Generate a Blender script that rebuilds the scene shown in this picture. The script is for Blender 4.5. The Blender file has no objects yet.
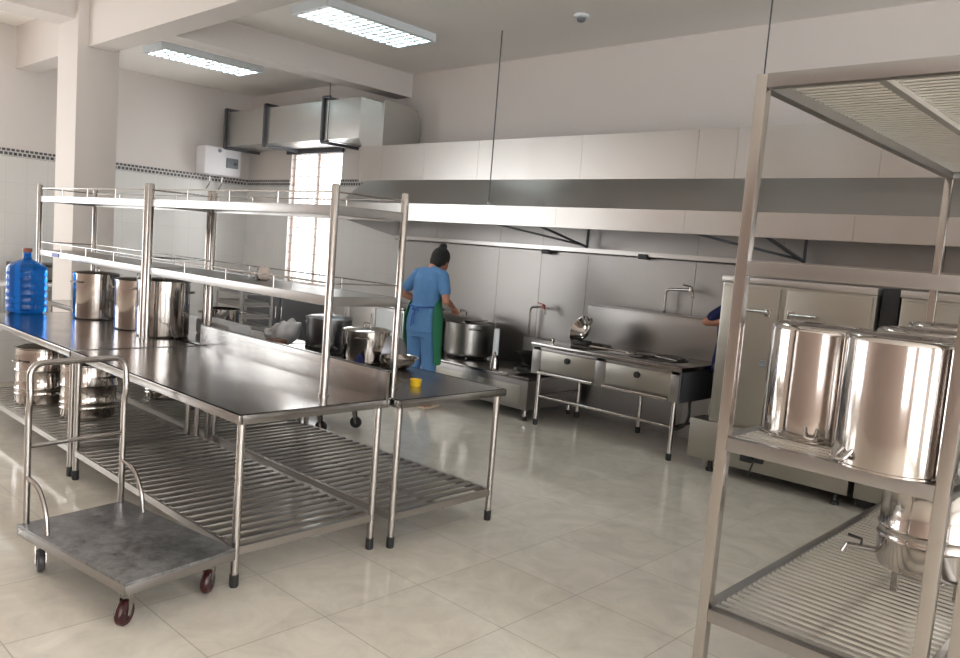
import bpy, bmesh, math, random
from mathutils import Vector, Matrix
random.seed(4)
PI = math.pi
C = bpy.context.scene.collection
rad = math.radians

# ------------------------------------------------------------------ materials
def srgb(r, g, b):
    f = lambda c: (c/255/12.92) if c/255 <= .04045 else ((c/255+.055)/1.055)**2.4
    return (f(r), f(g), f(b), 1)

def mat(name, col, rough=.5, metal=0., var=0., vscale=6., bump=0., bscale=40., stretch=(1, 1, 1), rvar=0., coat=0., trans=0., emit=None, es=0., spec=.5):
    m = bpy.data.materials.new(name); m.use_nodes = True
    nt = m.node_tree; N = nt.nodes; L = nt.links
    b = N['Principled BSDF']
    b.inputs['Base Color'].default_value = col
    b.inputs['Roughness'].default_value = rough
    b.inputs['Metallic'].default_value = metal
    b.inputs['Specular IOR Level'].default_value = spec
    b.inputs['Coat Weight'].default_value = coat
    b.inputs['Transmission Weight'].default_value = trans
    if emit:
        b.inputs['Emission Color'].default_value = emit
        b.inputs['Emission Strength'].default_value = es
    tc = N.new('ShaderNodeTexCoord'); mp = N.new('ShaderNodeMapping'); mp.inputs['Scale'].default_value = stretch
    L.new(tc.outputs['Object'], mp.inputs['Vector'])
    if var or rvar:
        n = N.new('ShaderNodeTexNoise'); n.inputs['Scale'].default_value = vscale; n.inputs['Detail'].default_value = 5
        L.new(mp.outputs[0], n.inputs['Vector'])
        if var:
            mx = N.new('ShaderNodeMix'); mx.data_type = 'RGBA'
            mx.inputs[6].default_value = tuple(c*(1-var) for c in col[:3])+(1,)
            mx.inputs[7].default_value = tuple(min(1, c*(1+var)) for c in col[:3])+(1,)
            cr = N.new('ShaderNodeMapRange'); k_ = .16 if var > .5 else .5
            cr.inputs[1].default_value = .5-k_; cr.inputs[2].default_value = .5+k_
            if var > .5: n.inputs['Detail'].default_value = 12; n.inputs['Roughness'].default_value = .75; n.inputs['Distortion'].default_value = .15
            L.new(n.outputs['Fac'], cr.inputs[0]); L.new(cr.outputs[0], mx.inputs[0]); L.new(mx.outputs[2], b.inputs['Base Color'])
        if rvar:
            mr = N.new('ShaderNodeMapRange'); mr.inputs[1].default_value = .3; mr.inputs[2].default_value = .7
            mr.inputs[3].default_value = max(.02, rough-rvar); mr.inputs[4].default_value = rough+rvar
            L.new(n.outputs['Fac'], mr.inputs[0]); L.new(mr.outputs[0], b.inputs['Roughness'])
    if bump:
        n2 = N.new('ShaderNodeTexNoise'); n2.inputs['Scale'].default_value = bscale; n2.inputs['Detail'].default_value = 3
        L.new(mp.outputs[0], n2.inputs['Vector'])
        bp = N.new('ShaderNodeBump'); bp.inputs['Strength'].default_value = bump; bp.inputs['Distance'].default_value = .01
        L.new(n2.outputs['Fac'], bp.inputs['Height']); L.new(bp.outputs[0], b.inputs['Normal'])
    return m

M = {}
M['steel'] = mat('brushed_steel', (.35, .335, .325, 1), .34, 1, .04, 3, 0, 14, (1, 1, 1), .03)
M['steel_top'] = mat('worktop_steel', (.33, .315, .305, 1), .2, 1, .05, 2.5, .03, 3, (1, 1, 1), .04)
M['steel_tube'] = mat('polished_steel_tube', (.47, .44, .42, 1), .2, 1, .05, 8, .0)
M['steel_hood'] = mat('hood_sheet_steel', (.49, .475, .46, 1), .32, 1, .05, 1.2, .02, 2, (1.6, 1, .3), .04)
M['steel_rod'] = mat('satin_rod_steel', (.72, .70, .66, 1), .42, 1, .06, 12)
M['slat'] = mat('slat_steel', (.40, .37, .34, 1), .42, 1, .08, 6)
M['panel_steel'] = mat('dark_aged_steel', (.2, .2, .21, 1), .3, 1, .2, 5)
M['steel_wall'] = mat('wall_cladding_steel', (.36, .345, .335, 1), .4, 1, .06, 1.2, .02, 2, (1.5, 1, .3), .04)
M['steel_pot'] = mat('mirror_pot_steel', (.52, .48, .45, 1), .1, 1, .05, 5, .035, 7, (1, 1, .3), .03)
M['steel_dull'] = mat('worn_pot_steel', (.40, .39, .375, 1), .3, 1, .12, 8, .05, 9)
M['steel_cook'] = mat('cabinet_steel', (.38, .365, .325, 1), .36, 1, .08, 1.6, .02, 3, (1, 1, .6), .05)
M['steel_dark'] = mat('sooty_steel', (.10, .095, .09, 1), .4, .9, .3, 5)
M['galv'] = mat('galvanised_duct', (.55, .55, .53, 1), .38, 1, .06, 30, .02, 5, rvar=.05)
M['iron'] = mat('dark_angle_iron', (.10, .10, .11, 1), .55, .4, .2, 12)
M['black'] = mat('black_plastic', (.015, .015, .017, 1), .45, 0, .1)
M['panel_dark'] = mat('dark_grey_panel', (.085, .085, .095, 1), .45, .1, .1, 3)
M['plate'] = mat('scuffed_platform_plate', (.235, .235, .24, 1), .38, .7, .51, 13, .08, 30, rvar=.12)
M['wallp'] = mat('painted_plaster', srgb(220, 213, 209), .7, 0, .02, 1.5, .04, 60)
M['wall_warm'] = mat('warm_plaster', srgb(180, 163, 154), .75, 0, .05, 1.5)
M['ceil'] = mat('painted_ceiling', srgb(246, 242, 238), .8, 0, .02, 1, .03, 60)
M['white_enamel'] = mat('white_enamel', srgb(232, 230, 234), .3, 0, .01)
M['white_paint'] = mat('white_fixture_paint', srgb(232, 238, 244), .4, 0, .01)
M['grey_plastic'] = mat('grey_plastic', srgb(120, 124, 132), .4)
M['frame_pink'] = mat('window_frame_paint', srgb(226, 205, 196), .5)
M['grille'] = mat('window_grille_paint', srgb(190, 185, 182), .5)
M['white_bag'] = mat('white_plastic_film', srgb(215, 212, 212), .4, 0, .05, 10, .6, 20)
M['cream'] = mat('cream_cloth', srgb(222, 205, 196), .8, 0, .1, 30, .5, 30)
M['skin'] = mat('skin', srgb(176, 122, 100), .55, 0, .06, 12)
M['hair'] = mat('black_hair', (.010, .009, .010, 1), .75, 0, .3, 40, .6, 120, (4, 4, .6))
M['blue_cloth'] = mat('light_blue_cotton', srgb(84, 128, 176), .85, 0, .16, 7, .9, 16)
M['navy_cloth'] = mat('navy_cotton', srgb(28, 34, 84), .85, 0, .12, 7, .4, 14)
M['green_cloth'] = mat('green_apron_cloth', srgb(44, 118, 84), .7, 0, .1, 8, .3, 14)
M['strap_blue'] = mat('dark_blue_tie', srgb(48, 84, 150), .8)
M['shoe'] = mat('pale_sandal', srgb(196, 180, 160), .6)
M['darkshoe'] = mat('dark_sandal', srgb(50, 44, 42), .6)
M['yellow'] = mat('yellow_plastic', srgb(245, 200, 40), .4, 0, .02)
M['blue_crate'] = mat('blue_crate_plastic', srgb(30, 66, 150), .4)
M['red_rubber'] = mat('maroon_wheel_rubber', srgb(58, 22, 24), .3, 0, .2, 20)
M['dark_rubber'] = mat('grey_wheel_rubber', srgb(64, 60, 62), .4, 0, .1, 20)
M['rubber'] = mat('black_rubber', (.02, .02, .02, 1), .5)
M['cap_brown'] = mat('brown_bottle_cap', srgb(150, 92, 80), .45)
M['mesh_grey'] = mat('wire_basket_grey', (.42, .42, .43, 1), .35, .9)
M['brown'] = mat('brown_board', srgb(120, 80, 62), .6, 0, .2, 10)
M['label_blue'] = mat('blue_sticker', srgb(80, 90, 165), .5)
M['tap_red'] = mat('red_tap_lever', srgb(150, 40, 40), .4)
M['louvre'] = mat('louvre_grey', srgb(205, 212, 214), .35, .3)
M['tube'] = mat('fluorescent_tube', (.9, .97, 1, 1), .4, emit=(.9, 1, .985, 1), es=24)

def glass_mat(name, col, gl=.1):
    m = bpy.data.materials.new(name); m.use_nodes = True
    nt = m.node_tree; nt.nodes.clear()
    o = nt.nodes.new('ShaderNodeOutputMaterial'); mx = nt.nodes.new('ShaderNodeMixShader')
    t = nt.nodes.new('ShaderNodeBsdfTransparent'); g = nt.nodes.new('ShaderNodeBsdfGlossy')
    mx.inputs[0].default_value = .05
    t.inputs[0].default_value = col; g.inputs['Roughness'].default_value = .03
    nt.links.new(t.outputs[0], mx.inputs[1]); nt.links.new(g.outputs[0], mx.inputs[2])
    nt.links.new(mx.outputs[0], o.inputs[0]); return m
M['glass'] = glass_mat('window_glass', (.95, .97, .97, 1))

def bottle_mat():
    m = mat('blue_bottle_plastic', (.02, .20, .72, 1), .12, coat=.3)
    b = m.node_tree.nodes['Principled BSDF']
    b.inputs['Transmission Weight'].default_value = .75
    b.inputs['IOR'].default_value = 1.2
    b.inputs['Base Color'].default_value = (.012, .2, .80, 1)
    return m
M['bottle'] = bottle_mat()

def tiles(name, c1, c2, mortar, bw, bh, ms, loc=(0, 0, 0), axis='floor', rough=.15, marb=.1, coat=0., off=0.):
    m = bpy.data.materials.new(name); m.use_nodes = True
    nt = m.node_tree; N = nt.nodes; L = nt.links; b = N['Principled BSDF']
    tc = N.new('ShaderNodeTexCoord'); sp = N.new('ShaderNodeSeparateXYZ'); cb = N.new('ShaderNodeCombineXYZ')
    L.new(tc.outputs['Object'], sp.inputs[0])
    ix = {'floor': (0, 1), 'xz': (0, 2), 'yz': (1, 2)}[axis]
    L.new(sp.outputs[ix[0]], cb.inputs[0]); L.new(sp.outputs[ix[1]], cb.inputs[1])
    mp = N.new('ShaderNodeMapping'); mp.inputs['Location'].default_value = loc
    L.new(cb.outputs[0], mp.inputs[0])
    br = N.new('ShaderNodeTexBrick'); br.offset = off; br.squash = 1
    br.inputs['Scale'].default_value = 1; br.inputs['Brick Width'].default_value = bw; br.inputs['Row Height'].default_value = bh
    br.inputs['Mortar Size'].default_value = ms; br.inputs['Mortar Smooth'].default_value = .3
    br.inputs['Color1'].default_value = c1; br.inputs['Color2'].default_value = c2; br.inputs['Mortar'].default_value = mortar
    L.new(mp.outputs[0], br.inputs['Vector'])
    n = N.new('ShaderNodeTexNoise'); n.inputs['Scale'].default_value = 4; n.inputs['Detail'].default_value = 9; n.inputs['Distortion'].default_value = 1.2
    n.inputs['Roughness'].default_value = .65
    L.new(tc.outputs['Object'], n.inputs['Vector'])
    mr = N.new('ShaderNodeMapRange'); mr.inputs[1].default_value = .3; mr.inputs[2].default_value = .7; mr.inputs[3].default_value = 1-marb; mr.inputs[4].default_value = 1+marb*.4
    L.new(n.outputs['Fac'], mr.inputs[0])
    ml = N.new('ShaderNodeMix'); ml.data_type = 'RGBA'; ml.blend_type = 'MULTIPLY'; ml.inputs[0].default_value = 1
    L.new(br.outputs['Color'], ml.inputs[6]); L.new(mr.outputs[0], ml.inputs[7]); L.new(ml.outputs[2], b.inputs['Base Color'])
    r2 = N.new('ShaderNodeMapRange'); r2.inputs[3].default_value = rough; r2.inputs[4].default_value = .6
    L.new(br.outputs['Fac'], r2.inputs[0]); L.new(r2.outputs[0], b.inputs['Roughness'])
    b.inputs['Coat Weight'].default_value = coat
    return m
M['floor'] = tiles('polished_floor_tile', srgb(230, 223, 211), srgb(226, 218, 205), srgb(176, 168, 154), .535, .535, .003, (2.065+.535*30, -1.97+.535*30, 0), 'floor', .1, .16, coat=0)
M['wtile_xz'] = tiles('white_wall_tile_back', srgb(222, 220, 218), srgb(219, 217, 215), srgb(196, 194, 192), .25, .4, .002, (30, 0, 0), 'xz', .22, .02)
M['wtile_yz'] = tiles('white_wall_tile_side', srgb(222, 220, 218), srgb(219, 217, 215), srgb(196, 194, 192), .25, .4, .002, (30, 0, 0), 'yz', .22, .02)
M['band_xz'] = tiles('tile_band_back', srgb(72, 72, 78), srgb(96, 94, 96), srgb(206, 203, 200), .055, .052, .0085, (30, 0, 0), 'xz', .25, .3, off=.5)
M['band_yz'] = tiles('tile_band_side', srgb(72, 72, 78), srgb(96, 94, 96), srgb(206, 203, 200), .055, .052, .0085, (30, 0, 0), 'yz', .25, .3, off=.5)

# ------------------------------------------------------------------ mesh helpers
class MB:
    def __init__(s): s.bm = bmesh.new()
    def box(s, a, b, bev=0., mx=None):
        lo = [min(a[i], b[i]) for i in range(3)]; hi = [max(a[i], b[i]) for i in range(3)]
        vs = [s.bm.verts.new((x, y, z)) for x in (lo[0], hi[0]) for y in (lo[1], hi[1]) for z in (lo[2], hi[2])]
        fs = [s.bm.faces.new([vs[i] for i in q]) for q in ((0, 1, 3, 2), (4, 6, 7, 5), (0, 4, 5, 1), (2, 3, 7, 6), (0, 2, 6, 4), (1, 5, 7, 3))]
        if mx is not None: bmesh.ops.transform(s.bm, matrix=mx, verts=vs)
        if bev: bmesh.ops.bevel(s.bm, geom=list({e for f in fs for e in f.edges}), offset=bev, segments=2, affect='EDGES', profile=.6)
        return s
    def poly(s, pts, d):
        """a flat polygon extruded by vector d"""
        d = Vector(d); a = [s.bm.verts.new(p) for p in pts]; b = [s.bm.verts.new(Vector(p)+d) for p in pts]
        n = len(pts); s.bm.faces.new(a[::-1]); s.bm.faces.new(b)
        for i in range(n): s.bm.faces.new((a[i], a[(i+1) % n], b[(i+1) % n], b[i]))
        return s
    def tube(s, pts, r, seg=12, closed=False, caps=True):
        pts = [Vector(p) for p in pts]; n = len(pts); rs = r if isinstance(r, (list, tuple)) else [r]*n
        rings = []; up = None
        for i, p in enumerate(pts):
            if closed: t = pts[(i+1) % n]-pts[i-1]
            else: t = pts[min(i+1, n-1)]-pts[max(i-1, 0)]
            t.normalize()
            if up is None:
                up = Vector((0, 0, 1)) if abs(t.z) < .9 else Vector((1, 0, 0))
            u = (up-t*up.dot(t)).normalized(); v = t.cross(u); up = u
            rings.append([s.bm.verts.new(p+(u*math.cos(2*PI*k/seg)+v*math.sin(2*PI*k/seg))*rs[i]) for k in range(seg)])
        for i in range(n if closed else n-1):
            A = rings[i]; B = rings[(i+1) % n]
            for k in range(seg): s.bm.faces.new((A[k], A[(k+1) % seg], B[(k+1) % seg], B[k]))
        if caps and not closed: s.bm.faces.new(rings[0][::-1]); s.bm.faces.new(rings[-1])
        return s
    def lathe(s, prof, seg=40, mx=None, ox=0, oy=0, oz=0):
        vs = []; rings = []
        for (r, z) in prof:
            if r < 1e-5: ring = [s.bm.verts.new((ox, oy, z+oz))]
            else: ring = [s.bm.verts.new((ox+r*math.cos(2*PI*k/seg), oy+r*math.sin(2*PI*k/seg), z+oz)) for k in range(seg)]
            rings.append(ring); vs += ring
        for A, B in zip(rings, rings[1:]):
            if len(A) == 1 and len(B) == 1: continue
            for k in range(seg):
                k2 = (k+1) % seg
                if len(A) == 1: s.bm.faces.new((A[0], B[k2], B[k]))
                elif len(B) == 1: s.bm.faces.new((A[k], A[k2], B[0]))
                else: s.bm.faces.new((A[k], A[k2], B[k2], B[k]))
        if mx is not None: bmesh.ops.transform(s.bm, matrix=mx, verts=vs)
        return s
    def bar(s, a, b, w, h=None):
        """square bar between two points"""
        a = Vector(a); b = Vector(b); h = h or w; t = (b-a).normalized()
        up = Vector((0, 0, 1)) if abs(t.z) < .95 else Vector((0, 1, 0))
        u = t.cross(up).normalized(); v = u.cross(t)
        A = [s.bm.verts.new(a+u*w/2*i+v*h/2*j) for i, j in ((-1, -1), (1, -1), (1, 1), (-1, 1))]
        B = [s.bm.verts.new(b+u*w/2*i+v*h/2*j) for i, j in ((-1, -1), (1, -1), (1, 1), (-1, 1))]
        s.bm.faces.new(A[::-1]); s.bm.faces.new(B)
        for i in range(4): s.bm.faces.new((A[i], A[(i+1) % 4], B[(i+1) % 4], B[i]))
        return s
    def build(s, name, m, parent=None, sharp=35, loc=None):
        bmesh.ops.recalc_face_normals(s.bm, faces=s.bm.faces)
        me = bpy.data.meshes.new(name); s.bm.to_mesh(me); s.bm.free()
        me.polygons.foreach_set('use_smooth', [True]*len(me.polygons))
        me.set_sharp_from_angle(angle=rad(sharp))
        me.materials.append(M[m] if isinstance(m, str) else m)
        o = bpy.data.objects.new(name, me); C.objects.link(o)
        if parent: o.parent = parent
        if loc: o.location = loc
        return o

def fillet(pts, r, n=6):
    """round the corners of a polyline"""
    P = [Vector(p) for p in pts]; out = [P[0]]
    for i in range(1, len(P)-1):
        a = (P[i-1]-P[i]); b = (P[i+1]-P[i]); rr = min(r, a.length*.48, b.length*.48)
        p0 = P[i]+a.normalized()*rr; p2 = P[i]+b.normalized()*rr
        for k in range(n+1):
            t = k/n; out.append(p0*(1-t)**2+P[i]*2*t*(1-t)+p2*t*t)
    out.append(P[-1]); return out

def thing(name, label, cat, loc=(0, 0, 0), rz=0., group=None):
    o = bpy.data.objects.new(name, None); C.objects.link(o); o.location = loc; o.rotation_euler = (0, 0, rz)
    o.empty_display_size = .1
    return tag(o, label, cat, group)
def tag(o, label, cat, group=None):
    o['label'] = label; o['category'] = cat
    if group: o['group'] = group
    return o
def struct(o): o['kind'] = 'structure'; return o
def kids(o): return [c for c in C.objects if c.parent == o]
def copy_tree(o, loc=None, rz=None, label=None, group=None):
    def cp(x, par):
        c = x.copy(); C.objects.link(c)
        if par: c.parent = par
        for k in kids(x): cp(k, c)
        return c
    r = cp(o, None)
    if loc is not None: r.location = loc
    if rz is not None: r.rotation_euler = (0, 0, rz)
    if label: r['label'] = label
    if group: r['group'] = group
    return r

# ------------------------------------------------------------------ room
XL, XR, YB, YF, ZC = -11.6, 4.0, 6.72, -4.5, 3.74
ZF = 3.98   # ceiling of the near bay
def wall_with_holes(name, axis, v, u0, u1, z0, z1, holes, th, m='wallp'):
    """axis 0: plane x=v, u runs along y.  axis 1: plane y=v, u runs along x"""
    b = MB(); us = sorted({u0, u1}|{h[0] for h in holes}|{h[1] for h in holes}); zs = sorted({z0, z1}|{h[2] for h in holes}|{h[3] for h in holes})
    for i in range(len(us)-1):
        for j in range(len(zs)-1):
            cu = (us[i]+us[i+1])/2; cz = (zs[j]+zs[j+1])/2
            if any(h[0] < cu < h[1] and h[2] < cz < h[3] for h in holes): continue
            if axis == 0: b.box((v, us[i], zs[j]), (v+th, us[i+1], zs[j+1]))
            else: b.box((us[i], v, zs[j]), (us[i+1], v+th, zs[j+1]))
    return struct(b.build(name, m))
struct(MB().box((XL, YF, -.1), (XR, YB, 0)).build('floor', 'floor'))
b = MB(); b.box((XL, 3.5, ZC), (XR, YB, ZC+.4)); b.box((XL, YF, ZF), (XR, 3.35, ZF+.16)); struct(b.build('ceiling', 'ceil'))
W1 = (-10.38, -9.12, .88, 2.85)
wall_with_holes('wall_back', 1, YB, XL-.2, XR+.2, 0, ZF+.1, [W1], .2)
WL = [(-3.9, -1.2, .5, 3.3), (-.6, 1.6, .5, 3.3)]
wall_with_holes('wall_left', 0, XL, YF, YB, 0, ZF+.1, WL, -.2)
WR = [(-3.8, -.6, .1, 3.3), (.2, 3.4, .1, 3.3)]
wall_with_holes('wall_right', 0, XR, YF, YB, 0, ZF+.1, WR, .2)  # unseen wall, added with its openings to light the room
WF = [(1.6, 3.4, .9, 3.1)]
wall_with_holes('wall_front', 1, YF, XL-.2, XR+.2, 0, ZF+.1, WF, -.2, 'wall_warm')  # unseen wall added for the lighting, warm tone meant for reflections in the steel
# column and beams
struct(MB().box((-9.78, 3.24, 0), (-9.2, 3.68, ZF), .004).build('trim_1', 'wallp'))
struct(MB().box((XL, 3.35, 3.45), (XR, 3.62, ZF), 0).build('trim_2', 'wallp'))
struct(MB().box((-8.04, 3.62, 3.45), (-7.75, YB, ZC), 0).build('trim_3', 'wallp'))
struct(MB().box((-9.78, YF, 3.73), (-9.3, 3.24, ZF), 0).build('trim_4', 'wallp'))
# tiled lower walls and the patterned band
struct(MB().box((XL, -.4+2.0, 0), (XL+.012, YB, 2.33)).build('trim_5', 'wtile_yz'))
b = MB(); b.box((XL, YB-.012, 0), (W1[0], YB, 2.33)); b.box((W1[1], YB-.012, 0), (-7.7, YB, 2.33)); b.box((W1[0], YB-.012, 0), (W1[1], YB, W1[2])); struct(b.build('trim_6', 'wtile_xz'))
struct(MB().box((XL, 1.6, 2.33), (XL+.016, YB, 2.43)).build('trim_7', 'band_yz'))
b = MB(); b.box((XL, YB-.016, 2.33), (W1[0], YB, 2.43)); b.box((W1[1], YB-.016, 2.33), (-7.7, YB, 2.43)); struct(b.build('trim_8', 'band_xz'))
# steel sheets on the wall behind the cookers
b = MB(); x = -7.7; ws = [.62, 1.05, .62, .62, 1.22, .8, 1.22, 1.22, .9, 1.22, 1.22]
for w in ws:
    b.box((x+.002, YB-.02, 0), (x+w-.002, YB-.002, 2.0)); x += w
struct(b.build('trim_9', 'steel_wall'))
# low tiled kerb beyond the tables
struct(MB().box((-8.55, 1.2, 0), (-8.3, 4.3, .5), .004).build('trim_10', 'wtile_yz'))

SKY = 3.3
def window(n, axis, v, hole, out, grid=False):
    u0, u1, z0, z1 = hole
    def P(u, d, z): return (u, v+d*out, z) if axis == 1 else (v+d*out, u, z)
    f = MB(); t = .05
    for a, bb in (((u0, z0), (u0+t, z1)), ((u1-t, z0), (u1, z1)), ((u0, z0), (u1, z0+t)), ((u0, z1-t), (u1, z1))):
        f.box(P(a[0], .05, a[1]), P(bb[0], .12, bb[1]))
    um = (u0+u1)/2
    f.box(P(um-.03, .06, z0), P(um+.03, .11, z1))
    o = struct(f.build('window_%d' % n, 'frame_pink'))
    MB().box(P(u0+t, .083, z0+t), P(u1-t, .087, z1-t)).build('pane', 'glass', o)
    if grid:
        g = MB()
        k = z0+.1
        while k < z1-.05: g.tube([P(u0, .02, k), P(u1, .02, k)], .006, 6); k += .125
        for i in range(1, 6): g.tube([P(u0+(u1-u0)*i/6, .03, z0), P(u0+(u1-u0)*i/6, .03, z1)], .006, 6)
        g.build('grille', 'grille', o)
        s = MB(); s.box(P(u0-.06, -.02, z1-.05), P(u1+.06, -.06, z1+.05), .005); s.build('blind_rail', 'iron', o)
    L = bpy.data.lights.new('window_daylight_%d' % n, 'AREA'); L.shape = 'RECTANGLE'; L.energy = SKY*PI*(u1-u0)*(z1-z0); L.color = (1.0, .985, .985)
    L.size = u1-u0; L.size_y = z1-z0
    lo = bpy.data.objects.new('window_daylight_%d' % n, L); C.objects.link(lo)
    lo.location = P((u0+u1)/2, .17, (z0+z1)/2)
    d = Vector((0, -out, 0)) if axis == 1 else Vector((-out, 0, 0))
    lo.rotation_euler = d.to_track_quat('-Z', 'Z').to_euler()
    return o
window(1, 1, YB, W1, 1, True)
k = 2  # remaining windows and their daylight lamps are unseen, added to light the room
for h in WL: window(k, 0, XL, h, -1); k += 1
for h in WR: window(k, 0, XR, h, 1); k += 1
for h in WF: window(k, 1, YF, h, -1); k += 1

# ------------------------------------------------------------------ ceiling fixtures
def light_fixture(x0, x1, y0, y1, label, ZC=ZC):
    cx, cy = (x0+x1)/2, (y0+y1)/2; w, l = (x1-x0)/2, (y1-y0)/2; H = .085
    t = thing('ceiling_light', label, 'ceiling light', (cx, cy, ZC-H), 0, 'louvred fluorescent ceiling lights')
    b = MB(); th = .012
    b.box((-w, -l, H-.01), (w, l, H)); b.box((-w, -l, 0), (-w+th, l, H-.01)); b.box((w-th, -l, 0), (w, l, H-.01)); b.box((-w+th, -l, 0), (w-th, -l+.05, H-.01)); b.box((-w+th, l-.05, 0), (w-th, l, H-.01))
    b.build('housing', 'white_paint', t)
    for i in range(3):
        x = -w+(2*w)*(i+.5)/3
        MB().tube([(x, -l+.06, .055), (x, l-.06, .055)], .014, 12).build('lamp_tube', 'tube', t)
    g = MB()
    for i in range(4):
        x = -w+th+(2*w-2*th)*i/3
        g.poly([(x-.016, -l+.05, .002), (x+.016, -l+.05, .002), (x+.003, -l+.05, .05), (x-.003, -l+.05, .05)], (0, 2*l-.1, 0))
    n = 14
    for j in range(1, n):
        y = -l+.05+(2*l-.1)*j/n
        g.poly([(-w+th, y-.016, .003), (-w+th, y+.016, .003), (-w+th, y+.002, .04), (-w+th, y-.002, .04)], (2*w-2*th, 0, 0))
    g.build('louvre', 'louvre', t)
    for sx in (-1, 1):
        MB().lathe([(0, -.008), (.012, -.006), (.012, 0), (0, 0)], 12, ox=sx*w*.5, oy=-l+.025).build('screw', 'steel_tube', t)
    return t
light_fixture(-6.66, -6.1, 4.22, 5.56, 'louvred fluorescent ceiling light nearer the middle of the room, right of the roof beam')
light_fixture(-9.88, -9.36, 4.22, 5.56, 'louvred fluorescent ceiling light above the water heater, left of the roof beam')
k = 0
for (x, y, z, where) in ((-3.3, 4.3, ZC, 'in front of the wok range'), (-.2, 4.6, ZC, 'over the far end of the storage racks')):  # two extra fixtures out of view, added for more light
    light_fixture(x-.28, x+.28, y-.67, y+.67, 'louvred fluorescent ceiling light '+where, z)
t = thing('smoke_detector', 'small round white detector on the ceiling above the hood', 'smoke detector', (-4.42, 5.74, ZC))
MB().lathe([(0, 0), (.065, 0), (.07, -.018), (.06, -.028), (0, -.03)], 28).build('base', 'white_paint', t)
MB().lathe([(0, -.03), (.038, -.03), (.04, -.045), (.028, -.06), (0, -.064)], 24).build('sensor_head', 'grey_plastic', t)

# water heater on the left wall
t = thing('water_heater', 'white square electric water heater high on the left tiled wall', 'water heater', (XL+.02, 6.1, 2.42))
MB().box((0, -.3, 0), (.3, .31, .43), .05).build('body', 'white_enamel', t)
b = MB(); b.box((.298, .05, .13), (.312, .25, .28), .01); b.build('control_panel', 'grey_plastic', t)
MB().lathe([(0, 0), (.024, 0), (.022, .02), (0, .02)], 16, Matrix.Translation((.312, .2, .2))@Matrix.Rotation(PI/2, 4, 'Y')).build('dial', 'panel_dark', t)
MB().lathe([(0, 0), (.028, 0), (.026, .012), (0, .012)], 18, Matrix.Translation((.3, -.06, .37))@Matrix.Rotation(PI/2, 4, 'Y')).build('badge', 'grey_plastic', t)
for yy in (-.1, .1):
    MB().tube(fillet([(.1, yy, .02), (.1, yy, -.12), (.0, yy, -.2)], .04), .011, 8).build('water_pipe', 'steel_tube', t)

# ------------------------------------------------------------------ air duct
t = thing('air_duct', 'galvanised rectangular air duct along the back wall above the window', 'duct', (0, 0, 0))
b = MB(); y0, y1 = 6.12, YB-.02
b.box((-11.3, y0, 2.87), (-8.0, y1, 3.37), .004)
b.poly([(-8.0, y0, 2.87), (-8.0, y0, 3.37), (-7.6, y0, 3.27), (-7.54, y0, 2.76), (-7.93, y0, 2.76)], (0, y1-y0, 0))
b.build('duct_run', 'galv', t)
b = MB(); b.poly([(-7.52, y0-.01, 2.76), (-7.52, y0-.01, 3.29), (-7.52, y1-.14, 3.29), (-7.52, y1, 3.12), (-7.52, y1, 2.76)], (-.03, 0, 0)); b.build('elbow_end', 'galv', t)
b = MB(); b.poly([(-7.93, y0-.006, 2.76), (-7.53, y0-.006, 2.76), (-7.57, y0-.006, 3.27), (-7.93, y0-.006, 2.95)], (0, .02, 0)); b.build('drop_panel', 'galv', t)
for i, xx in enumerate((-11.25, -10.15, -8.75)):
    b = MB()
    b.bar((xx, y0-.02, 2.83), (xx, y0-.02, 3.42), .04); b.bar((xx, y0-.02, 2.84), (xx, YB-.03, 2.84), .04); b.bar((xx, y0-.02, 3.41), (xx, YB-.03, 3.41), .04)
    if i == 2: b.tube([(xx+.12, y0-.02, 2.84), (xx+.12, y0-.02, ZC)], .005, 6); b.bar((xx, y0-.02, 3.41), (xx+.14, y0-.02, 3.41), .03); b.bar((xx, y0-.02, 2.84), (xx+.14, y0-.02, 2.84), .03)
    b.build('hanger_bracket', 'iron', t)

# ------------------------------------------------------------------ exhaust hood
HL, HR = -7.78, 2.3; YL = 5.74
t = thing('exhaust_hood', 'long stainless exhaust hood hung over the cooking line', 'exhaust hood', (0, 0, 0))
b = MB(); x = -7.93
for xx in [-7.5, -6.75, -5.9, -4.55, -3.35, -3.0, -1.9, -.6, .8, HR]:
    b.box((x+.001, 6.1, 2.335), (xx-.001, YB-.03, 2.755)); x = xx
b.build('plenum_box', 'steel_hood', t)
b = MB(); b.poly([(HL, YL, 2.035), (HL, 6.1, 2.33), (HL, 6.1, 2.345), (HL, YL, 2.05)], (HR-HL, 0, 0)); b.poly([(HL, 6.1, 2.33), (HL, YB-.03, 2.33), (HL, YB-.03, 2.342), (HL, 6.1, 2.342)], (HR-HL, 0, 0)); b.build('sloped_canopy', 'steel_hood', t)
b = MB(); x = HL
for xx in [-6.9, -5.75, -4.5, -3.2, -1.9, -.6, .8, HR]:
    b.box((x+.001, YL-.012, 1.865), (xx-.001, YL+.006, 2.045)); x = xx
b.box((HL, YL, 1.865), (HR, YL+.06, 1.88))
b.build('front_lip', 'steel_hood', t)
b = MB()
for xx in (HL, HR):
    b = MB(); b.poly([(xx, YL, 1.865), (xx, YL, 2.045), (xx, 6.1, 2.34), (xx, YB-.03, 2.34), (xx, YB-.03, 1.68)], (.012, 0, 0)); b.build('side_panel', 'steel_hood', t)
b = MB(); b.box((HL, YB-.09, 1.655), (HR, YB-.075, 1.71)); b.box((HL, YB-.09, 1.655), (HR, YB-.022, 1.667)); b.build('grease_gutter', 'steel_hood', t)
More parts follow.
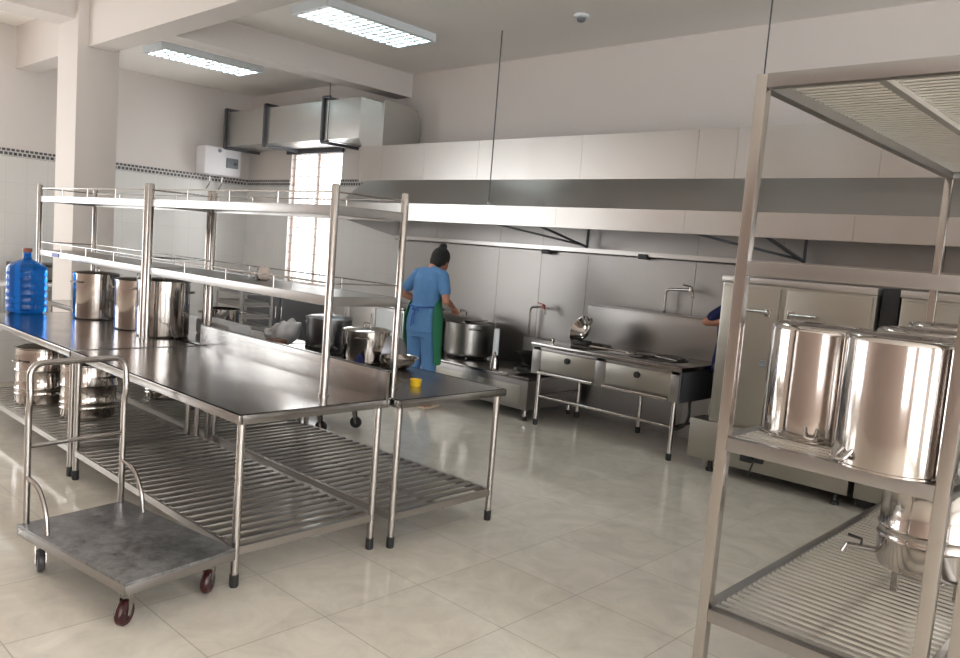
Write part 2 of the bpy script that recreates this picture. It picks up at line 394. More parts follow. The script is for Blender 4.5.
for xx in (-4.75, -2.55, -.4):
    b = MB(); b.bar((xx, YB-.12, 1.72), (xx, YB-.12, 2.33), .02); b.bar((xx-.75, YL+.1, 1.9), (xx, YB-.12, 1.73), .02); b.bar((xx, YL+.05, 1.88), (xx, YB-.12, 1.72), .02)
    b.build('strut', 'iron', t)
for (xx, yy) in ((-5.4, 5.78), (-2.73, 5.86), (-.3, 5.82)):
    MB().tube([(xx, yy, 2.05), (xx, yy, ZC)], .0065, 6).build('suspension_rod', 'iron', t)
    MB().lathe([(0, 2.04), (.02, 2.04), (.02, 2.085), (.012, 2.1), (0, 2.1)], 12, ox=xx, oy=yy).build('rod_eye', 'steel_tube', t)
for (xx, zz) in ((-5.35, 1.64), (-4.15, 1.66)):
    b = MB(); b.box((xx, YB-.11, zz-.02), (xx+.1, YB-.04, zz+.03), .006); b.build('gutter_clip', 'iron', t)

# ------------------------------------------------------------------ work tables
def work_table(L, W, splash, label, loc, mid_rail=False, group='stainless work tables in the centre block'):
    """x runs 0..-L, y 0..W"""
    t = thing('work_table', label, 'table', loc, 0, group)
    H = .8; b = MB()
    b.box((0, 0, H-.042), (-L, .022, H), .004); b.box((0, W-.022, H-.042), (-L, W, H), .004)
    b.box((0, .01, H-.042), (-.022, W-.01, H), .004); b.box((-L, .01, H-.042), (-L+.022, W-.01, H), .004)
    b.box((-.004, .004, H-.006), (-L+.004, W-.004, H))
    b.build('tabletop', 'steel_top', t)
    if splash:
        s = MB(); s.box((0, W-.03, H-.01), (-L, W-.012, H+.15), .003); s.box((0, W-.03, H+.142), (-L, W, H+.15), .003); s.build('splashback', 'steel_top', t)
    for lx in (-.035, -L+.035):
        for ly in (.035, W-.045):
            lg = MB().lathe([(0, .05), (.0185, .05), (.0185, H-.04), (0, H-.04)], 18, ox=lx, oy=ly).build('leg', 'steel_tube', t)
            MB().lathe([(0, 0), (.018, 0), (.021, .008), (.021, .06), (0, .06)], 18, ox=lx, oy=ly).build('foot', 'rubber', lg)
    b = MB(); zs = .17
    for ly in (.035, W-.045): b.bar((-.04, ly, zs), (-L+.04, ly, zs), .026, .036)
    for lx in (-.035, -L+.035): b.bar((lx, .04, zs), (lx, W-.05, zs), .026, .036)
    if mid_rail: b.bar((-.04, W/2, zs-.02), (-L+.04, W/2, zs-.02), .02, .02)
    n = int(L/.082)
    for i in range(1, n):
        lx = -.035-(L-.07)*i/n; b.box((lx-.018, .035, zs+.008), (lx+.018, W-.045, zs+.022), .004)
    b.build('slatted_shelf', 'slat', t)
    return t
XE = -3.05; Y1 = 1.78; Y2 = 2.66
work_table(1.98, .86, True, 'near right stainless work table with upstand, its corner pointing at the trolley', (XE, Y1, 0))
work_table(2.1, .84, False, 'near left stainless work table carrying the blue water bottle', (XE-2.0, Y1, 0))
work_table(1.98, .84, False, 'far right stainless work table with the yellow cup and steel bowl', (XE+.05, Y2, 0), True)
work_table(3.2, .84, False, 'far left stainless work table behind the three pots', (XE-1.95, Y2, 0), True)

# ------------------------------------------------------------------ overshelves
def overshelf(x0, x1, label):
    L = abs(x1-x0); t = thing('overshelf', label, 'shelf', (x0, 2.38, .8), 0, 'two-tier overshelves standing on the tables')
    D = .46; H = 1.075
    for lx in (0, -L):
        for ly in (0, D):
            p = MB().lathe([(0, 0), (.021, 0), (.021, H-.01), (.015, H), (0, H)], 18, ox=lx, oy=ly).build('post', 'steel_tube', t)
            MB().lathe([(.02, 0), (.027, 0), (.027, .012), (.02, .014)], 18, ox=lx, oy=ly).build('flange', 'steel_tube', p)
    for z in (.46, .92):
        b = MB(); 
        b.box((-.0, -.005, z), (-L, .012, z+.05), .003); b.box((-.0, D-.012, z), (-L, D+.005, z+.05), .003)
        b.box((-.005, 0, z), (.012, D, z+.05), .003); b.box((-L-.012, 0, z), (-L+.005, D, z+.05), .003)
        b.box((-.004, 0, z+.04), (-L+.004, D, z+.047)); sh = b.build('shelf', 'steel', t)
        r = MB(); zr = z+.115
        r.tube([(0, 0, zr), (-L, 0, zr)], .0045, 8); r.tube([(0, D, zr), (-L, D, zr)], .0045, 8)
        r.tube([(0, 0, zr), (0, D, zr)], .0045, 8); r.tube([(-L, 0, zr), (-L, D, zr)], .0045, 8)
        for i in (1, 2, 3):
            for ly in (0, D): r.tube([(-L*i/4, ly, z+.045), (-L*i/4, ly, zr)], .005, 8)
        r.build('guard_rail', 'steel_tube', sh)
    return t
overshelf(-3.27, -5.35, 'right two-tier stainless overshelf on tube posts, holding the small bundle')
ov2 = overshelf(-5.41, -7.53, 'left two-tier stainless overshelf with a small blue sticker on its lip')
MB().box((-1.62, -.009, .468), (-1.78, -.004, .5)).build('sticker', 'label_blue', ov2)

# ------------------------------------------------------------------ pots
def pot_profile(r, h, th=.0025, ro=.018, rim=.006):
    p = [(0, 0), (r-ro, 0)]
    for k in range(1, 5): a = -PI/2+PI/2*k/4; p.append((r-ro+ro*math.cos(a), ro+ro*math.sin(a)))
    p += [(r, h-.004), (r+rim, h-.003), (r+rim, h+.002), (r-th, h+.002), (r-th, ro), (r-ro, th), (0, th)]
    return p
def side_handle(r, z, ang, w=.07, out=.035, rt=.005, drop=.0):
    c, s = math.cos(ang), math.sin(ang); e = Vector((c, s, 0)); tv = Vector((-s, c, 0)); Z = Vector((0, 0, z))
    pts = [e*(r-.003)+tv*w/2+Z, e*(r+out)+tv*w/2+Z+Vector((0, 0, drop)), e*(r+out)-tv*w/2+Z+Vector((0, 0, drop)), e*(r-.003)-tv*w/2+Z]
    return MB().tube(fillet(pts, .018, 4), rt, 8)
def stock_pot(label, loc, r, h, lid=True, m='steel_pot', group=None, hang=0., lidm=None, hz=.82):
    t = thing('stock_pot', label, 'pot', loc, 0, group)
    MB().lathe(pot_profile(r, h), 48).build('body', m, t)
    for a in (0, PI):
        side_handle(r, h*hz, a+hang, w=min(.1, r*.6), rt=.0055).build('handle', 'steel_tube', t)
    if lid:
        l = MB().lathe([(0, h+.022), (r*.5, h+.018), (r*.9, h+.01), (r+.004, h+.004), (r+.008, h+.001), (r+.008, h+.004), (r*.9, h+.014), (r*.5, h+.022), (0, h+.026)], 44).build('lid', lidm or m, t)
        MB().tube(fillet([(-.035, 0, h+.022), (-.035, 0, h+.05), (.035, 0, h+.05), (.035, 0, h+.022)], .02, 4), .005, 8).build('lid_handle', 'steel_tube', l)
    return t
G = 'polished stock pots on the near tables'
stock_pot('leftmost of the three tall polished pots on the table, beside the blue bottle', (-6.7, 2.56, .8), .18, .365, True, hang=1.9, group=G)
stock_pot('middle one of the three tall polished pots on the table', (-6.0, 2.6, .8), .168, .37, True, hang=.5, group=G)
stock_pot('rightmost of the three tall polished pots, just behind the overshelf post', (-5.6, 2.61, .8), .182, .4, True, hang=.9, group=G)
stock_pot('small steel pot on the far table left of the paper packet', (-5.86, 3.22, .8), .145, .17, False, 'steel_pot', hang=1.2)
stock_pot('dark steel pot with bright rim and long side handle behind the upstand', (-4.57, 3.34, .8), .16, .24, True, 'panel_steel', hang=3.3)
stock_pot('wide steel pot with lid on the far table, left of the steel bowl', (-4.13, 3.33, .8), .155, .21, True, 'steel_pot', hang=2.3)
# pots on the lower shelves
def barrel_pot(label, loc, r, h, ang=0., m='steel_pot', group=None):
    t = thing('barrel_pot', label, 'pot', loc, ang, group)
    prof = [(0, 0), (r-.02, 0), (r, .02)]
    for zz in (.2, .3, .62): prof += [(r, h*zz-.008), (r+.005, h*zz), (r, h*zz+.008)]
    prof += [(r, h-.003), (r+.006, h), (r-.004, h+.002), (r-.004, .02), (0, .01)]
    MB().lathe(prof, 48).build('body', m, t)
    for a in (0, PI): side_handle(r, h*.8, a, .11, .04, .006).build('handle', 'steel_tube', t)
    l = MB().lathe([(0, h+.03), (r*.6, h+.022), (r+.006, h+.003), (r+.006, h+.008), (r*.6, h+.027), (0, h+.035)], 44).build('lid', m, t)
    MB().tube(fillet([(-.04, 0, h+.025), (-.04, 0, h+.06), (.04, 0, h+.06), (.04, 0, h+.025)], .02, 4), .006, 8).build('lid_handle', 'steel_tube', l)
    return t
barrel_pot('ribbed steel barrel pot on the lower slats under the near left table', (-5.85, 2.2, .193), .185, .38, .3)
barrel_pot('steel barrel pot at the left edge on the lower slats', (-6.42, 2.08, .193), .19, .42, 2.0)
barrel_pot('small steel pot on the lower slats beneath the far left table', (-6.25, 2.95, .193), .15, .26, 1.0)
stock_pot('plain steel pot on the lower slats beside the small barrel pot', (-5.75, 3.05, .193), .14, .18, False, 'steel_dull')

# ------------------------------------------------------------------ bottle
t = thing('water_bottle', 'large blue water cooler bottle standing on the near left table', 'bottle', (-7.1, 2.16, .8)); t.scale = (1.1, 1.1, 1.13)
pr = [(0, .004), (.10, 0), (.128, .012), (.137, .03)]
for i in range(5):
    z = .05+i*.052
    pr += [(.137, z), (.133, z+.014), (.133, z+.02), (.137, z+.034)]
pr += [(.137, .31), (.13, .335), (.1, .36), (.06, .378), (.034, .39), (.029, .40), (.029, .455), (.0, .456)]
MB().lathe(pr, 48).build('body', 'bottle', t)
MB().lathe([(.0, .47), (.03, .468), (.033, .462), (.033, .44), (.03, .438), (.0, .44)], 24).build('cap', 'cap_brown', t)

# bowls, cup, packet, bag
t = thing('steel_bowl', 'open steel bowl near the end of the far right table', 'bowl', (-3.82, 3.36, .8)); t.scale = (.74,)*3
MB().lathe([(0, 0), (.06, 0), (.1, .02), (.14, .06), (.16, .1), (.172, .105), (.17, .1), (.158, .098), (.137, .06), (.098, .024), (.06, .006), (0, .005)], 44).build('bowl_shell', 'steel_pot', t)
t = thing('plastic_cup', 'small yellow plastic cup on the far right table end', 'cup', (-3.3, 3.04, .8)); t.scale = (1, 1, .72)
MB().lathe([(0, 0), (.03, 0), (.033, .035), (.035, .05), (.035, .052), (.032, .05), (.030, .035), (.028, .004), (0, .004)], 28).build('cup_shell', 'yellow', t)
t = thing('wok', 'dark round-bottomed wok between the two lidded pots on the far table', 'wok', (-4.36, 3.13, .8)); t.scale = (.85,)*3
MB().lathe([(0, 0), (.05, .005), (.09, .04), (.105, .09), (.11, .092), (.1, .088), (.085, .042), (.05, .012), (0, .008)], 36).build('bowl_shell', 'steel_dark', t)
for a in (.5, .5+PI): side_handle(.105, .08, a, .06, .03, .005).build('handle', 'steel_dark', t)
t = thing('pot_lid', 'round steel pot lid leaning upright behind the wide lidded pot', 'pot lid', (-4.1, 3.43, .8))
LM = Matrix.Translation((.0, .0, .135))@Matrix.Rotation(rad(72), 4, 'Z')@Matrix.Rotation(rad(80), 4, 'X')
t.location = (-3.955, 3.42, .8); t.scale = (.72,)*3
MB().lathe([(0, .02), (.07, .016), (.125, .004), (.135, 0), (.135, -.003), (.12, 0), (.07, .012), (0, .016)], 40, LM).build('disc', 'panel_steel', t)
MB().lathe([(0, .02), (.012, .02), (.012, .03), (.02, .04), (0, .045)], 16, LM).build('knob', 'black', t)
t = thing('blue_cloth', 'small dark blue cloth tucked beside the wide lidded pot', 'cloth', (-3.98, 3.16, .8)); t.scale = (.7,)*3
b = MB(); b.lathe([(0, 0), (.045, .002), (.05, .03), (.035, .07), (.02, .1), (0, .11)], 14)
for v in b.bm.verts: v.co += Vector((random.uniform(-.008, .008), random.uniform(-.008, .008), random.uniform(0, .008)))
b.build('folds', 'navy_cloth', t)
t = thing('paper_packet', 'flat white wrapped packet lying along the upstand on the far table', 'packet', (-5.42, 2.98, .8))
MB().box((-.28, -.08, 0), (.28, .1, .12), .025, Matrix.Rotation(-.05, 4, 'Z')).build('wrapping', 'white_bag', t)
t = thing('plastic_bag', 'crumpled white plastic bag slumped against the dark pot', 'bag', (-4.98, 3.22, .8))
b = MB(); bmesh.ops.create_icosphere(b.bm, subdivisions=4, radius=1)
rnd = random.Random(7)
from mathutils import noise
for v in b.bm.verts:
    n = v.co.normalized(); d = 1+.22*noise.noise(n*2.3)+.03*noise.noise(n*6)
    hgt = .08+.07*max(0, n.x)
    v.co = Vector((n.x*.16*d, n.y*.11*d, max(0, (n.z*.9+.85)*hgt*d)))
b.build('film', 'white_bag', t, 50)
t = thing('board_stub', 'small brown board end showing under the white bag', 'board', (-4.8, 3.06, .8))
MB().box((-.05, -.06, 0), (.06, .05, .07), .006).build('slab', 'brown', t)
t = thing('small_bundle', 'small cream bundle with a dark clip on the lower tier of the right overshelf', 'bundle', (-4.34, 2.66, 1.307))
b = MB(); bmesh.ops.create_icosphere(b.bm, subdivisions=3, radius=1)
for v in b.bm.verts:
    n = v.co.normalized(); d = 1+.3*noise.noise(n*3); v.co = Vector((n.x*.05*d, n.y*.04*d, (n.z+1)*.042*d))
b.build('wrap', 'cream', t, 50)
MB().box((-.085, -.02, .0), (-.045, .02, .075), .006).build('clip', 'steel_dark', t)

# ------------------------------------------------------------------ platform trolley
t = thing('platform_trolley', 'low steel platform trolley with tube push handle in front of the near table', 'trolley', (-3.84, 1.15, 0), .14)
PL, PW = .885, .52
b = MB(); b.box((0, 0, .185), (PL, PW, .2), .003); b.build('platform', 'plate', t)
b = MB(); b.box((0, 0, .148), (PL, .012, .19), .003); b.box((0, PW-.012, .148), (PL, PW, .19), .003); b.box((0, 0, .148), (.012, PW, .19), .003); b.box((PL-.012, 0, .148), (PL, PW, .19), .003)
b.build('edge_frame', 'steel', t)
hb = MB().tube(fillet([(.02, .03, .19), (.02, .03, .72), (.035, .03, .78), (.02, .03, .94), (.02, PW-.035, .94), (.035, PW-.035, .78), (.02, PW-.035, .72), (.02, PW-.035, .19)], .07, 7), .0145, 14).build('push_handle', 'steel_tube', t)
MB().tube([(.02, .03, .56), (.02, PW-.035, .56)], .011, 12).build('crossbar', 'steel_tube', hb)
for y in (.03, PW-.035):
    MB().tube(fillet([(.02, y, .42), (.13, y, .4), (.2, y, .3), (.215, y, .2)], .09, 6), .0105, 12).build('brace', 'steel_tube', t)
def caster(x, y, ang, m, par, z0=.148, r=.052):
    k = MB(); R = Matrix.Translation((x, y, 0))@Matrix.Rotation(ang, 4, 'Z')
    k.box((-.035, -.03, z0-.008), (.035, .03, z0), .002, R)
    for s in (-1, 1):
        k.poly([R@Vector((.0-.022, s*.02, z0)), R@Vector((.022, s*.02, z0)), R@Vector((.04, s*.02, r-.008)), R@Vector((.022, s*.02, r-.012))], R.to_3x3()@Vector((0, s*.003, 0)))
    c = k.build('caster', 'steel_tube', par)
    W = R@Matrix.Translation((.028, 0, r))@Matrix.Rotation(PI/2, 4, 'X')
    MB().lathe([(0, -.012), (r*.5, -.012), (r*.55, -.016), (r-.006, -.016), (r, -.008), (r, .008), (r-.006, .016), (r*.55, .016), (r*.5, .012), (0, .012)], 32, W).build('wheel', m, c)
    MB().lathe([(0, -.022), (.008, -.022), (.008, .022), (0, .022)], 12, W).build('axle', 'steel_tube', c)
caster(PL-.07, .06, rad(-64), 'red_rubber', t); caster(PL-.09, PW-.06, rad(-58), 'red_rubber', t)
caster(.09, .06, rad(-20), 'dark_rubber', t); caster(.09, PW-.06, rad(10), 'dark_rubber', t)

# ------------------------------------------------------------------ storage racks on the right
RX, RY, RW, RD = -1.15, 2.475, .655, 2.38
TOPZ = 2.23
def storage_rack(label, loc):
    t = thing('storage_rack', label, 'rack', loc, 0, 'tall stainless storage racks on the right')
    w = .038
    for (x, y) in ((0, 0), (RW, 0), (0, RD), (RW, RD)):
        p = MB().box((x-w/2, y-w/2, .03), (x+w/2, y+w/2, TOPZ-.001), .003).build('post', 'steel_tube', t)
        MB().lathe([(0, 0), (.025, 0), (.022, .012), (.01, .015), (.01, .035), (0, .035)], 16, ox=x, oy=y).build('foot', 'rubber', p)
    for z in (TOPZ, 1.635, 1.05, .457):
        b = MB(); zz = z-.022; hw = w/2
        for y in (0, RD): b.box((hw, y-hw, z-.045), (RW-hw, y+hw, z), .003)
        for x in (0, RW): b.box((x-hw, hw, z-.045), (x+hw, RD-hw, z), .003)
        s = b.build('shelf_frame', 'steel', t)
        if z == 1.635: continue
        g = MB(); g.box((RW/2-.014, hw, z-.03), (RW/2+.014, RD-hw, z-.012))
        n = 56
        for i in range(1, n): 
            y = RD*i/n; g.box((hw, y-.0085, z-.012), (RW-hw, y+.0085, z-.002), .002)
        g.build('rod_grid', 'steel_rod', s)
    return t
storage_rack('tall stainless storage rack at right, holding the upturned pots', (RX, RY, 0))
storage_rack('second stainless rack at the right edge, only a strip showing', (RX+RW+.085, RY, 0))

def upturned_pot(label, loc, r, h, ang, group='upturned polished pots on the rack'):
    t = thing('upturned_pot', label, 'pot', loc, ang, group); ro = .022
    p = [(r-.003, .0), (r+.004, .0), (r+.004, .006), (r, .008)]
    p += [(r, h-ro)]
    for k in range(1, 6): a = PI/2*k/5; p.append((r-ro+ro*math.cos(a), h-ro+ro*math.sin(a)))
    p += [(r*.72, h+.001), (r*.68, h-.003), (r*.4, h-.003), (0, h-.002), (0, h-.006), (r-.026, h-.008), (r-.004, h-ro), (r-.003, 0)]
    MB().lathe(p, 64).build('body', 'steel_pot', t)
    MB().box((r-.001, -.004, .012), (r+.0015, .004, h-.03)).build('weld_seam', 'steel_dull', t)
    for a in (1.2, 1.2+PI):
        side_handle(r, .05, a, .035, .028, .006, -.03).build('handle', 'steel_tube', t)
    return t
GP = 'upturned polished pots on the rack'
upturned_pot('upturned polished pot standing leftmost on the rack shelf, beside the left post', (-.985, 2.80, 1.052), .17, .385, rad(-140))
upturned_pot('largest upturned polished pot in front on the rack shelf, right of the left pot', (-.665, 2.59, 1.052), .172, .395, rad(171))
upturned_pot('upturned polished pot directly behind the front right pot on the rack', (-.69, 2.98, 1.052), .172, .40, rad(20))
upturned_pot('upturned polished pot farthest back on the rack shelf', (-.70, 3.37, 1.052), .172, .41, rad(40))

t = thing('soup_boiler', 'steel boiler barrel with tap and short legs on the bottom rack shelf', 'boiler', (-.69, 3.3, .457))
r, h = .17, .46
MB().lathe([(0, .07), (r-.04, .07), (r-.01, .085), (r, .11), (r, .19), (r+.005, .2), (r, .21), (r, .23), (r+.005, .24), (r, .25), (r, h-.05), (r+.005, h-.04), (r, h-.03), (r, h), (r-.004, h), (r-.004, .1), (0, .08)], 52).build('body', 'steel_pot', t)
for a in (rad(-125), rad(-5), rad(115)):
    x, y = (r-.05)*math.cos(a), (r-.05)*math.sin(a)
    MB().box((x-.012, y-.012, -.004+.004), (x+.012, y+.012, .085), .003).build('leg', 'steel_tube', t)
a = rad(200); e = Vector((math.cos(a), math.sin(a), 0))
tp = MB().tube([e*(r-.005)+Vector((0, 0, .12)), e*(r+.1)+Vector((0, 0, .12)), e*(r+.11)+Vector((0, 0, .09))], .011, 10).build('tap', 'steel_tube', t)
MB().tube([e*(r+.05)+Vector((0, 0, .12)), e*(r+.05)+Vector((0, 0, .15)), e*(r+.1)+Vector((0, 0, .16))], .006, 8).build('tap_lever', 'steel_dark', tp)
MB().lathe([(0, h+.03), (r*.6, h+.02), (r+.006, h+.002), (r+.006, h+.006), (r*.6, h+.025), (0, h+.035)], 44).build('lid', 'steel_pot', t)

# ------------------------------------------------------------------ cooking line
# low range under the big pot
t = thing('low_stove', 'low stainless stock-pot stove in front of the woman', 'stove', (-6.75, 5.78, 0))
L, D = 2.05, .8
b = MB(); b.box((0, 0, .11), (L, D, .40), .006); b.build('body', 'steel', t)
b = MB(); b.box((-.01, -.015, .395), (L+.01, D, .425), .006); b.build('hob_plate', 'steel_top', t)
b = MB()
for i in range(3): b.box((.08+i*.66, -.006, .16), (.64+i*.66, .002, .34), .003)
b.build('front_panel', 'steel_cook', t)
for x in (.05, L-.05):
    for y in (.05, D-.05):
        lg = MB().lathe([(0, .04), (.022, .04), (.022, .12), (0, .12)], 14, ox=x, oy=y).build('leg', 'steel_tube', t)
        MB().lathe([(0, 0), (.02, 0), (.022, .01), (.022, .045), (0, .045)], 14, ox=x, oy=y).build('foot', 'rubber', lg)
for x in (.72, 1.75):
    b = MB()
    for rr in (.12, .2): b.tube([(x+rr*math.cos(2*PI*k/24), .5+rr*math.sin(2*PI*k/24), .435) for k in range(24)], .012, 8, closed=True)
    for k in range(4): a = PI/4+PI/2*k; b.bar((x+.08*math.cos(a), .5+.08*math.sin(a), .435), (x+.24*math.cos(a), .5+.24*math.sin(a), .435), .02, .02)
    b.build('burner_ring', 'steel_dark', t)
b = MB(); b.box((1.33, .74, .42), (L, .78, .72), .004); b.build('soot_backplate', 'steel_dark', t)
b = MB(); b.box((1.62, -.02, .425), (1.8, .005, .44), .002); b.build('drip_tray', 'steel_tube', t)
t = thing('cooking_vat', 'big deep cooking vat steaming on the low stove beside the woman', 'pot', (-6.0, 6.28, .445))
r, h = .275, .36
MB().lathe(pot_profile(r, h, ro=.04, rim=.01), 52).build('body', 'steel_dull', t)
for a in (-.6, -.6+PI): side_handle(r, h*.86, a, .14, .05, .008).build('handle', 'steel_tube', t)
l = MB().lathe([(0, .035), (.15, .026), (.27, .004), (.285, 0), (.285, .003), (.27, .008), (.15, .03), (0, .04)], 44, Matrix.Translation((-.1, -.02, h+.04))@Matrix.Rotation(rad(9), 4, 'Y')).build('lid', 'steel_dull', t)
MB().tube(fillet([(-.15, -.02, h+.08), (-.15, -.02, h+.13), (-.05, -.02, h+.12), (-.05, -.02, h+.07)], .02, 4), .007, 8).build('lid_handle', 'steel_tube', l)
t = thing('ladle', 'long steel ladle laid across the big cooking vat', 'ladle', (-5.86, 6.14, .81))
MB().tube([(0, 0, .02), (.16, .1, .05)], .006, 8).build('shaft', 'steel_tube', t)
MB().lathe([(0, 0), (.03, .006), (.045, .03), (.047, .03), (.032, .003), (0, -.003)], 20, Matrix.Translation((-.03, -.02, .0))).build('scoop', 'steel_tube', t)
t = thing('gas_pipe', 'upright pale pipe with valve between the big vat and the dark burner', 'pipe', (-5.3, 5.95, .425))
b = MB(); b.tube([(0, 0, 0), (0, 0, .4)], .03, 14); b.build('riser', 'white_paint', t)
MB().lathe([(0, 0), (.05, 0), (.045, .06), (.028, .14), (0, .14)], 18).build('collar', 'steel_tube', t)
MB().tube([(0, 0, .16), (.04, -.05, .16), (.06, -.06, .12)], .012, 8).build('valve', 'steel_tube', t)
t = thing('sooty_wok', 'blackened wok sitting on the right burner of the low stove', 'wok', (-5.0, 6.28, .447))
MB().lathe([(0, 0), (.08, .01), (.16, .06), (.215, .15), (.225, .155), (.21, .15), (.155, .065), (.08, .018), (0, .01)], 44).build('bowl_shell', 'steel_dark', t)
for a in (.2, .2+PI): side_handle(.215, .14, a, .09, .04, .007).build('handle', 'steel_dark', t)

# wok range with two drawers
SX, SY = -4.67, 5.77
t = thing('wok_range', 'stainless wok range with two front panels and tall splashback', 'stove', (SX, SY, 0))
L, D = 1.57, .74
b = MB(); b.box((0, .02, .5), (L-.02, D, .75), .004); b.build('body', 'steel', t)
b = MB(); b.box((-.01, -.02, .745), (L+.01, D+.02, .785), .008); b.build('hob_top', 'steel_top', t)
b = MB(); b.box((L-.02, .0, .49), (L, D, .745)); b.build('side_panel', 'panel_dark', t)
b = MB(); b.box((-.005, .005, .49), (.1, .025, .75), .003); b.box((.72, .005, .49), (.83, .025, .75), .003); b.box((L-.1, .005, .49), (L-.0, .025, .75), .003); b.box((0, .005, .715), (L, .025, .745), .003); b.build('face_frame', 'steel', t)
for x0, x1 in ((.1, .72), (.83, L-.1)):
    d = MB().box((x0, .008, .53), (x1, .03, .715), .003).build('front_panel', 'steel_cook', t)
    MB().lathe([(0, 0), (.03, 0), (.027, .02), (0, .022)], 20, Matrix.Translation(((x0+x1)/2, .01, .66))@Matrix.Rotation(PI/2, 4, 'X')).build('knob', 'black', d)
    b = MB(); b.tube([(x0-.0, -.02, .51), (x1, -.02, .51)], .016, 12); b.tube([(x0+.02, -.02, .51), (x0+.02, .03, .51)], .01, 8); b.tube([(x1-.02, -.02, .51), (x1-.02, .03, .51)], .01, 8); b.build('front_bar', 'steel_tube', t)
b = MB(); b.box((.08, D-.02, .78), (L+.0, D, 1.16), .004); b.box((.08, D-.06, 1.15), (L, D, 1.162), .003); b.build('splashback', 'steel', t)
for x in (.08, .8, L-.06):
    for y in (.03, D-.05):
        if x == .8 and y < .1: continue
        lg = MB().lathe([(0, .05), (.021, .05), (.021, .5), (0, .5)], 16, ox=x, oy=y).build('leg', 'steel_tube', t)
        MB().lathe([(0, 0), (.02, 0), (.024, .01), (.024, .06), (0, .06)], 16, ox=x, oy=y).build('foot', 'rubber', lg)
b = MB(); b.tube([(.08, .03, .28), (L-.06, .03, .28)], .014, 12); b.tube([(.08, .03, .28), (.08, D-.05, .28)], .014, 12); b.tube([(L-.06, .03, .28), (L-.06, D-.05, .28)], .014, 12); b.build('stretcher', 'steel_tube', t)
b = MB()
for x in (.42, 1.2):
    for rr in (.13, .19): b.tube([(x+rr*math.cos(2*PI*k/24), .36+rr*math.sin(2*PI*k/24), .79) for k in range(24)], .012, 8, closed=True)
b.build('burner_ring', 'steel_dark', t)
MB().tube(fillet([(L-.01, .2, .5), (L+.05, .1, .33), (L-.1, .15, .22), (L-.3, .5, .3)], .12, 6), .012, 8).build('gas_hose', 'rubber', t)

t = thing('tilted_wok', 'shiny wok tilted up on the left burner of the wok range', 'wok', (-4.33, 6.06, .8))
WM = Matrix.Translation((0, 0, .13))@Matrix.Rotation(rad(-35), 4, 'Y')@Matrix.Rotation(rad(58), 4, 'X')@Matrix.Translation((0, 0, -.05))
MB().lathe([(0, 0), (.05, .006), (.1, .035), (.13, .08), (.137, .083), (.13, .076), (.098, .03), (.05, .0), (0, -.006)], 40, WM).build('bowl_shell', 'steel_pot', t)
MB().tube(fillet([WM@Vector(p) for p in ((.125, .03, .08), (.165, .03, .09), (.165, -.03, .09), (.125, -.03, .08))], .02, 4), .006, 8).build('handle', 'steel_dark', t)
MB().box((-.09, -.05, -.005), (.09, .05, .04), .01).build('rest', 'steel_dark', t)
t = thing('spatula', 'long-handled steel spatula lying across the wok range near the tilted wok', 'spatula', (-4.05, 5.95, .80))
MB().tube([(-.1, .0, .01), (.3, .03, .01)], .01, 8).build('shaft', 'steel_tube', t)
MB().box((.3, -.01, 0), (.38, .07, .012), .003).build('blade', 'steel_tube', t)
t = thing('skimmer', 'flat steel skimmer resting on the right burner of the wok range', 'skimmer', (-3.5, 6.0, .803))
MB().tube([(-.02, .0, .012), (.26, -.08, .012)], .008, 8).build('shaft', 'steel_tube', t)
MB().lathe([(0, 0), (.08, .004), (.09, .012), (.085, .014), (0, .006)], 28, ox=-.1, oy=.03).build('disc', 'steel_dull', t)
t = thing('pepper_pot', 'tiny bright steel shaker on the left corner of the wok range', 'shaker', (-4.52, 5.86, .785))
MB().lathe([(0, 0), (.022, 0), (.024, .04), (.016, .052), (0, .056)], 20).build('body', 'steel_pot', t)

def wall_tap(label, x, z, h, reach, lever='steel_tube'):
    t = thing('wall_tap', label, 'tap', (x, YB-.12, z), 0, 'swing taps over the cooking line')
    MB().tube(fillet([(0, .1, -.3), (0, 0, -.3), (0, 0, h), (reach, -.03, h+.015), (reach+.02, -.03, h-.06)], .05, 6), .0125, 12).build('spout', 'steel_tube', t)
    MB().lathe([(0, -.012), (.018, -.012), (.018, .03), (.01, .036), (0, .036)], 16, ox=reach-.01, oy=-.03, oz=h+.01).build('valve', lever, t)
    MB().tube([(reach-.01, -.03, h+.045), (reach-.09, -.03, h+.055)], .006, 8).build('lever', lever, t)
    return t
wall_tap('shorter wall tap with a red valve above the gap between stoves', -5.42, .76, .28, .21, 'tap_red')
wall_tap('taller plain steel tap rising over the wok range splashback', -3.8, 1.17, .21, .28)

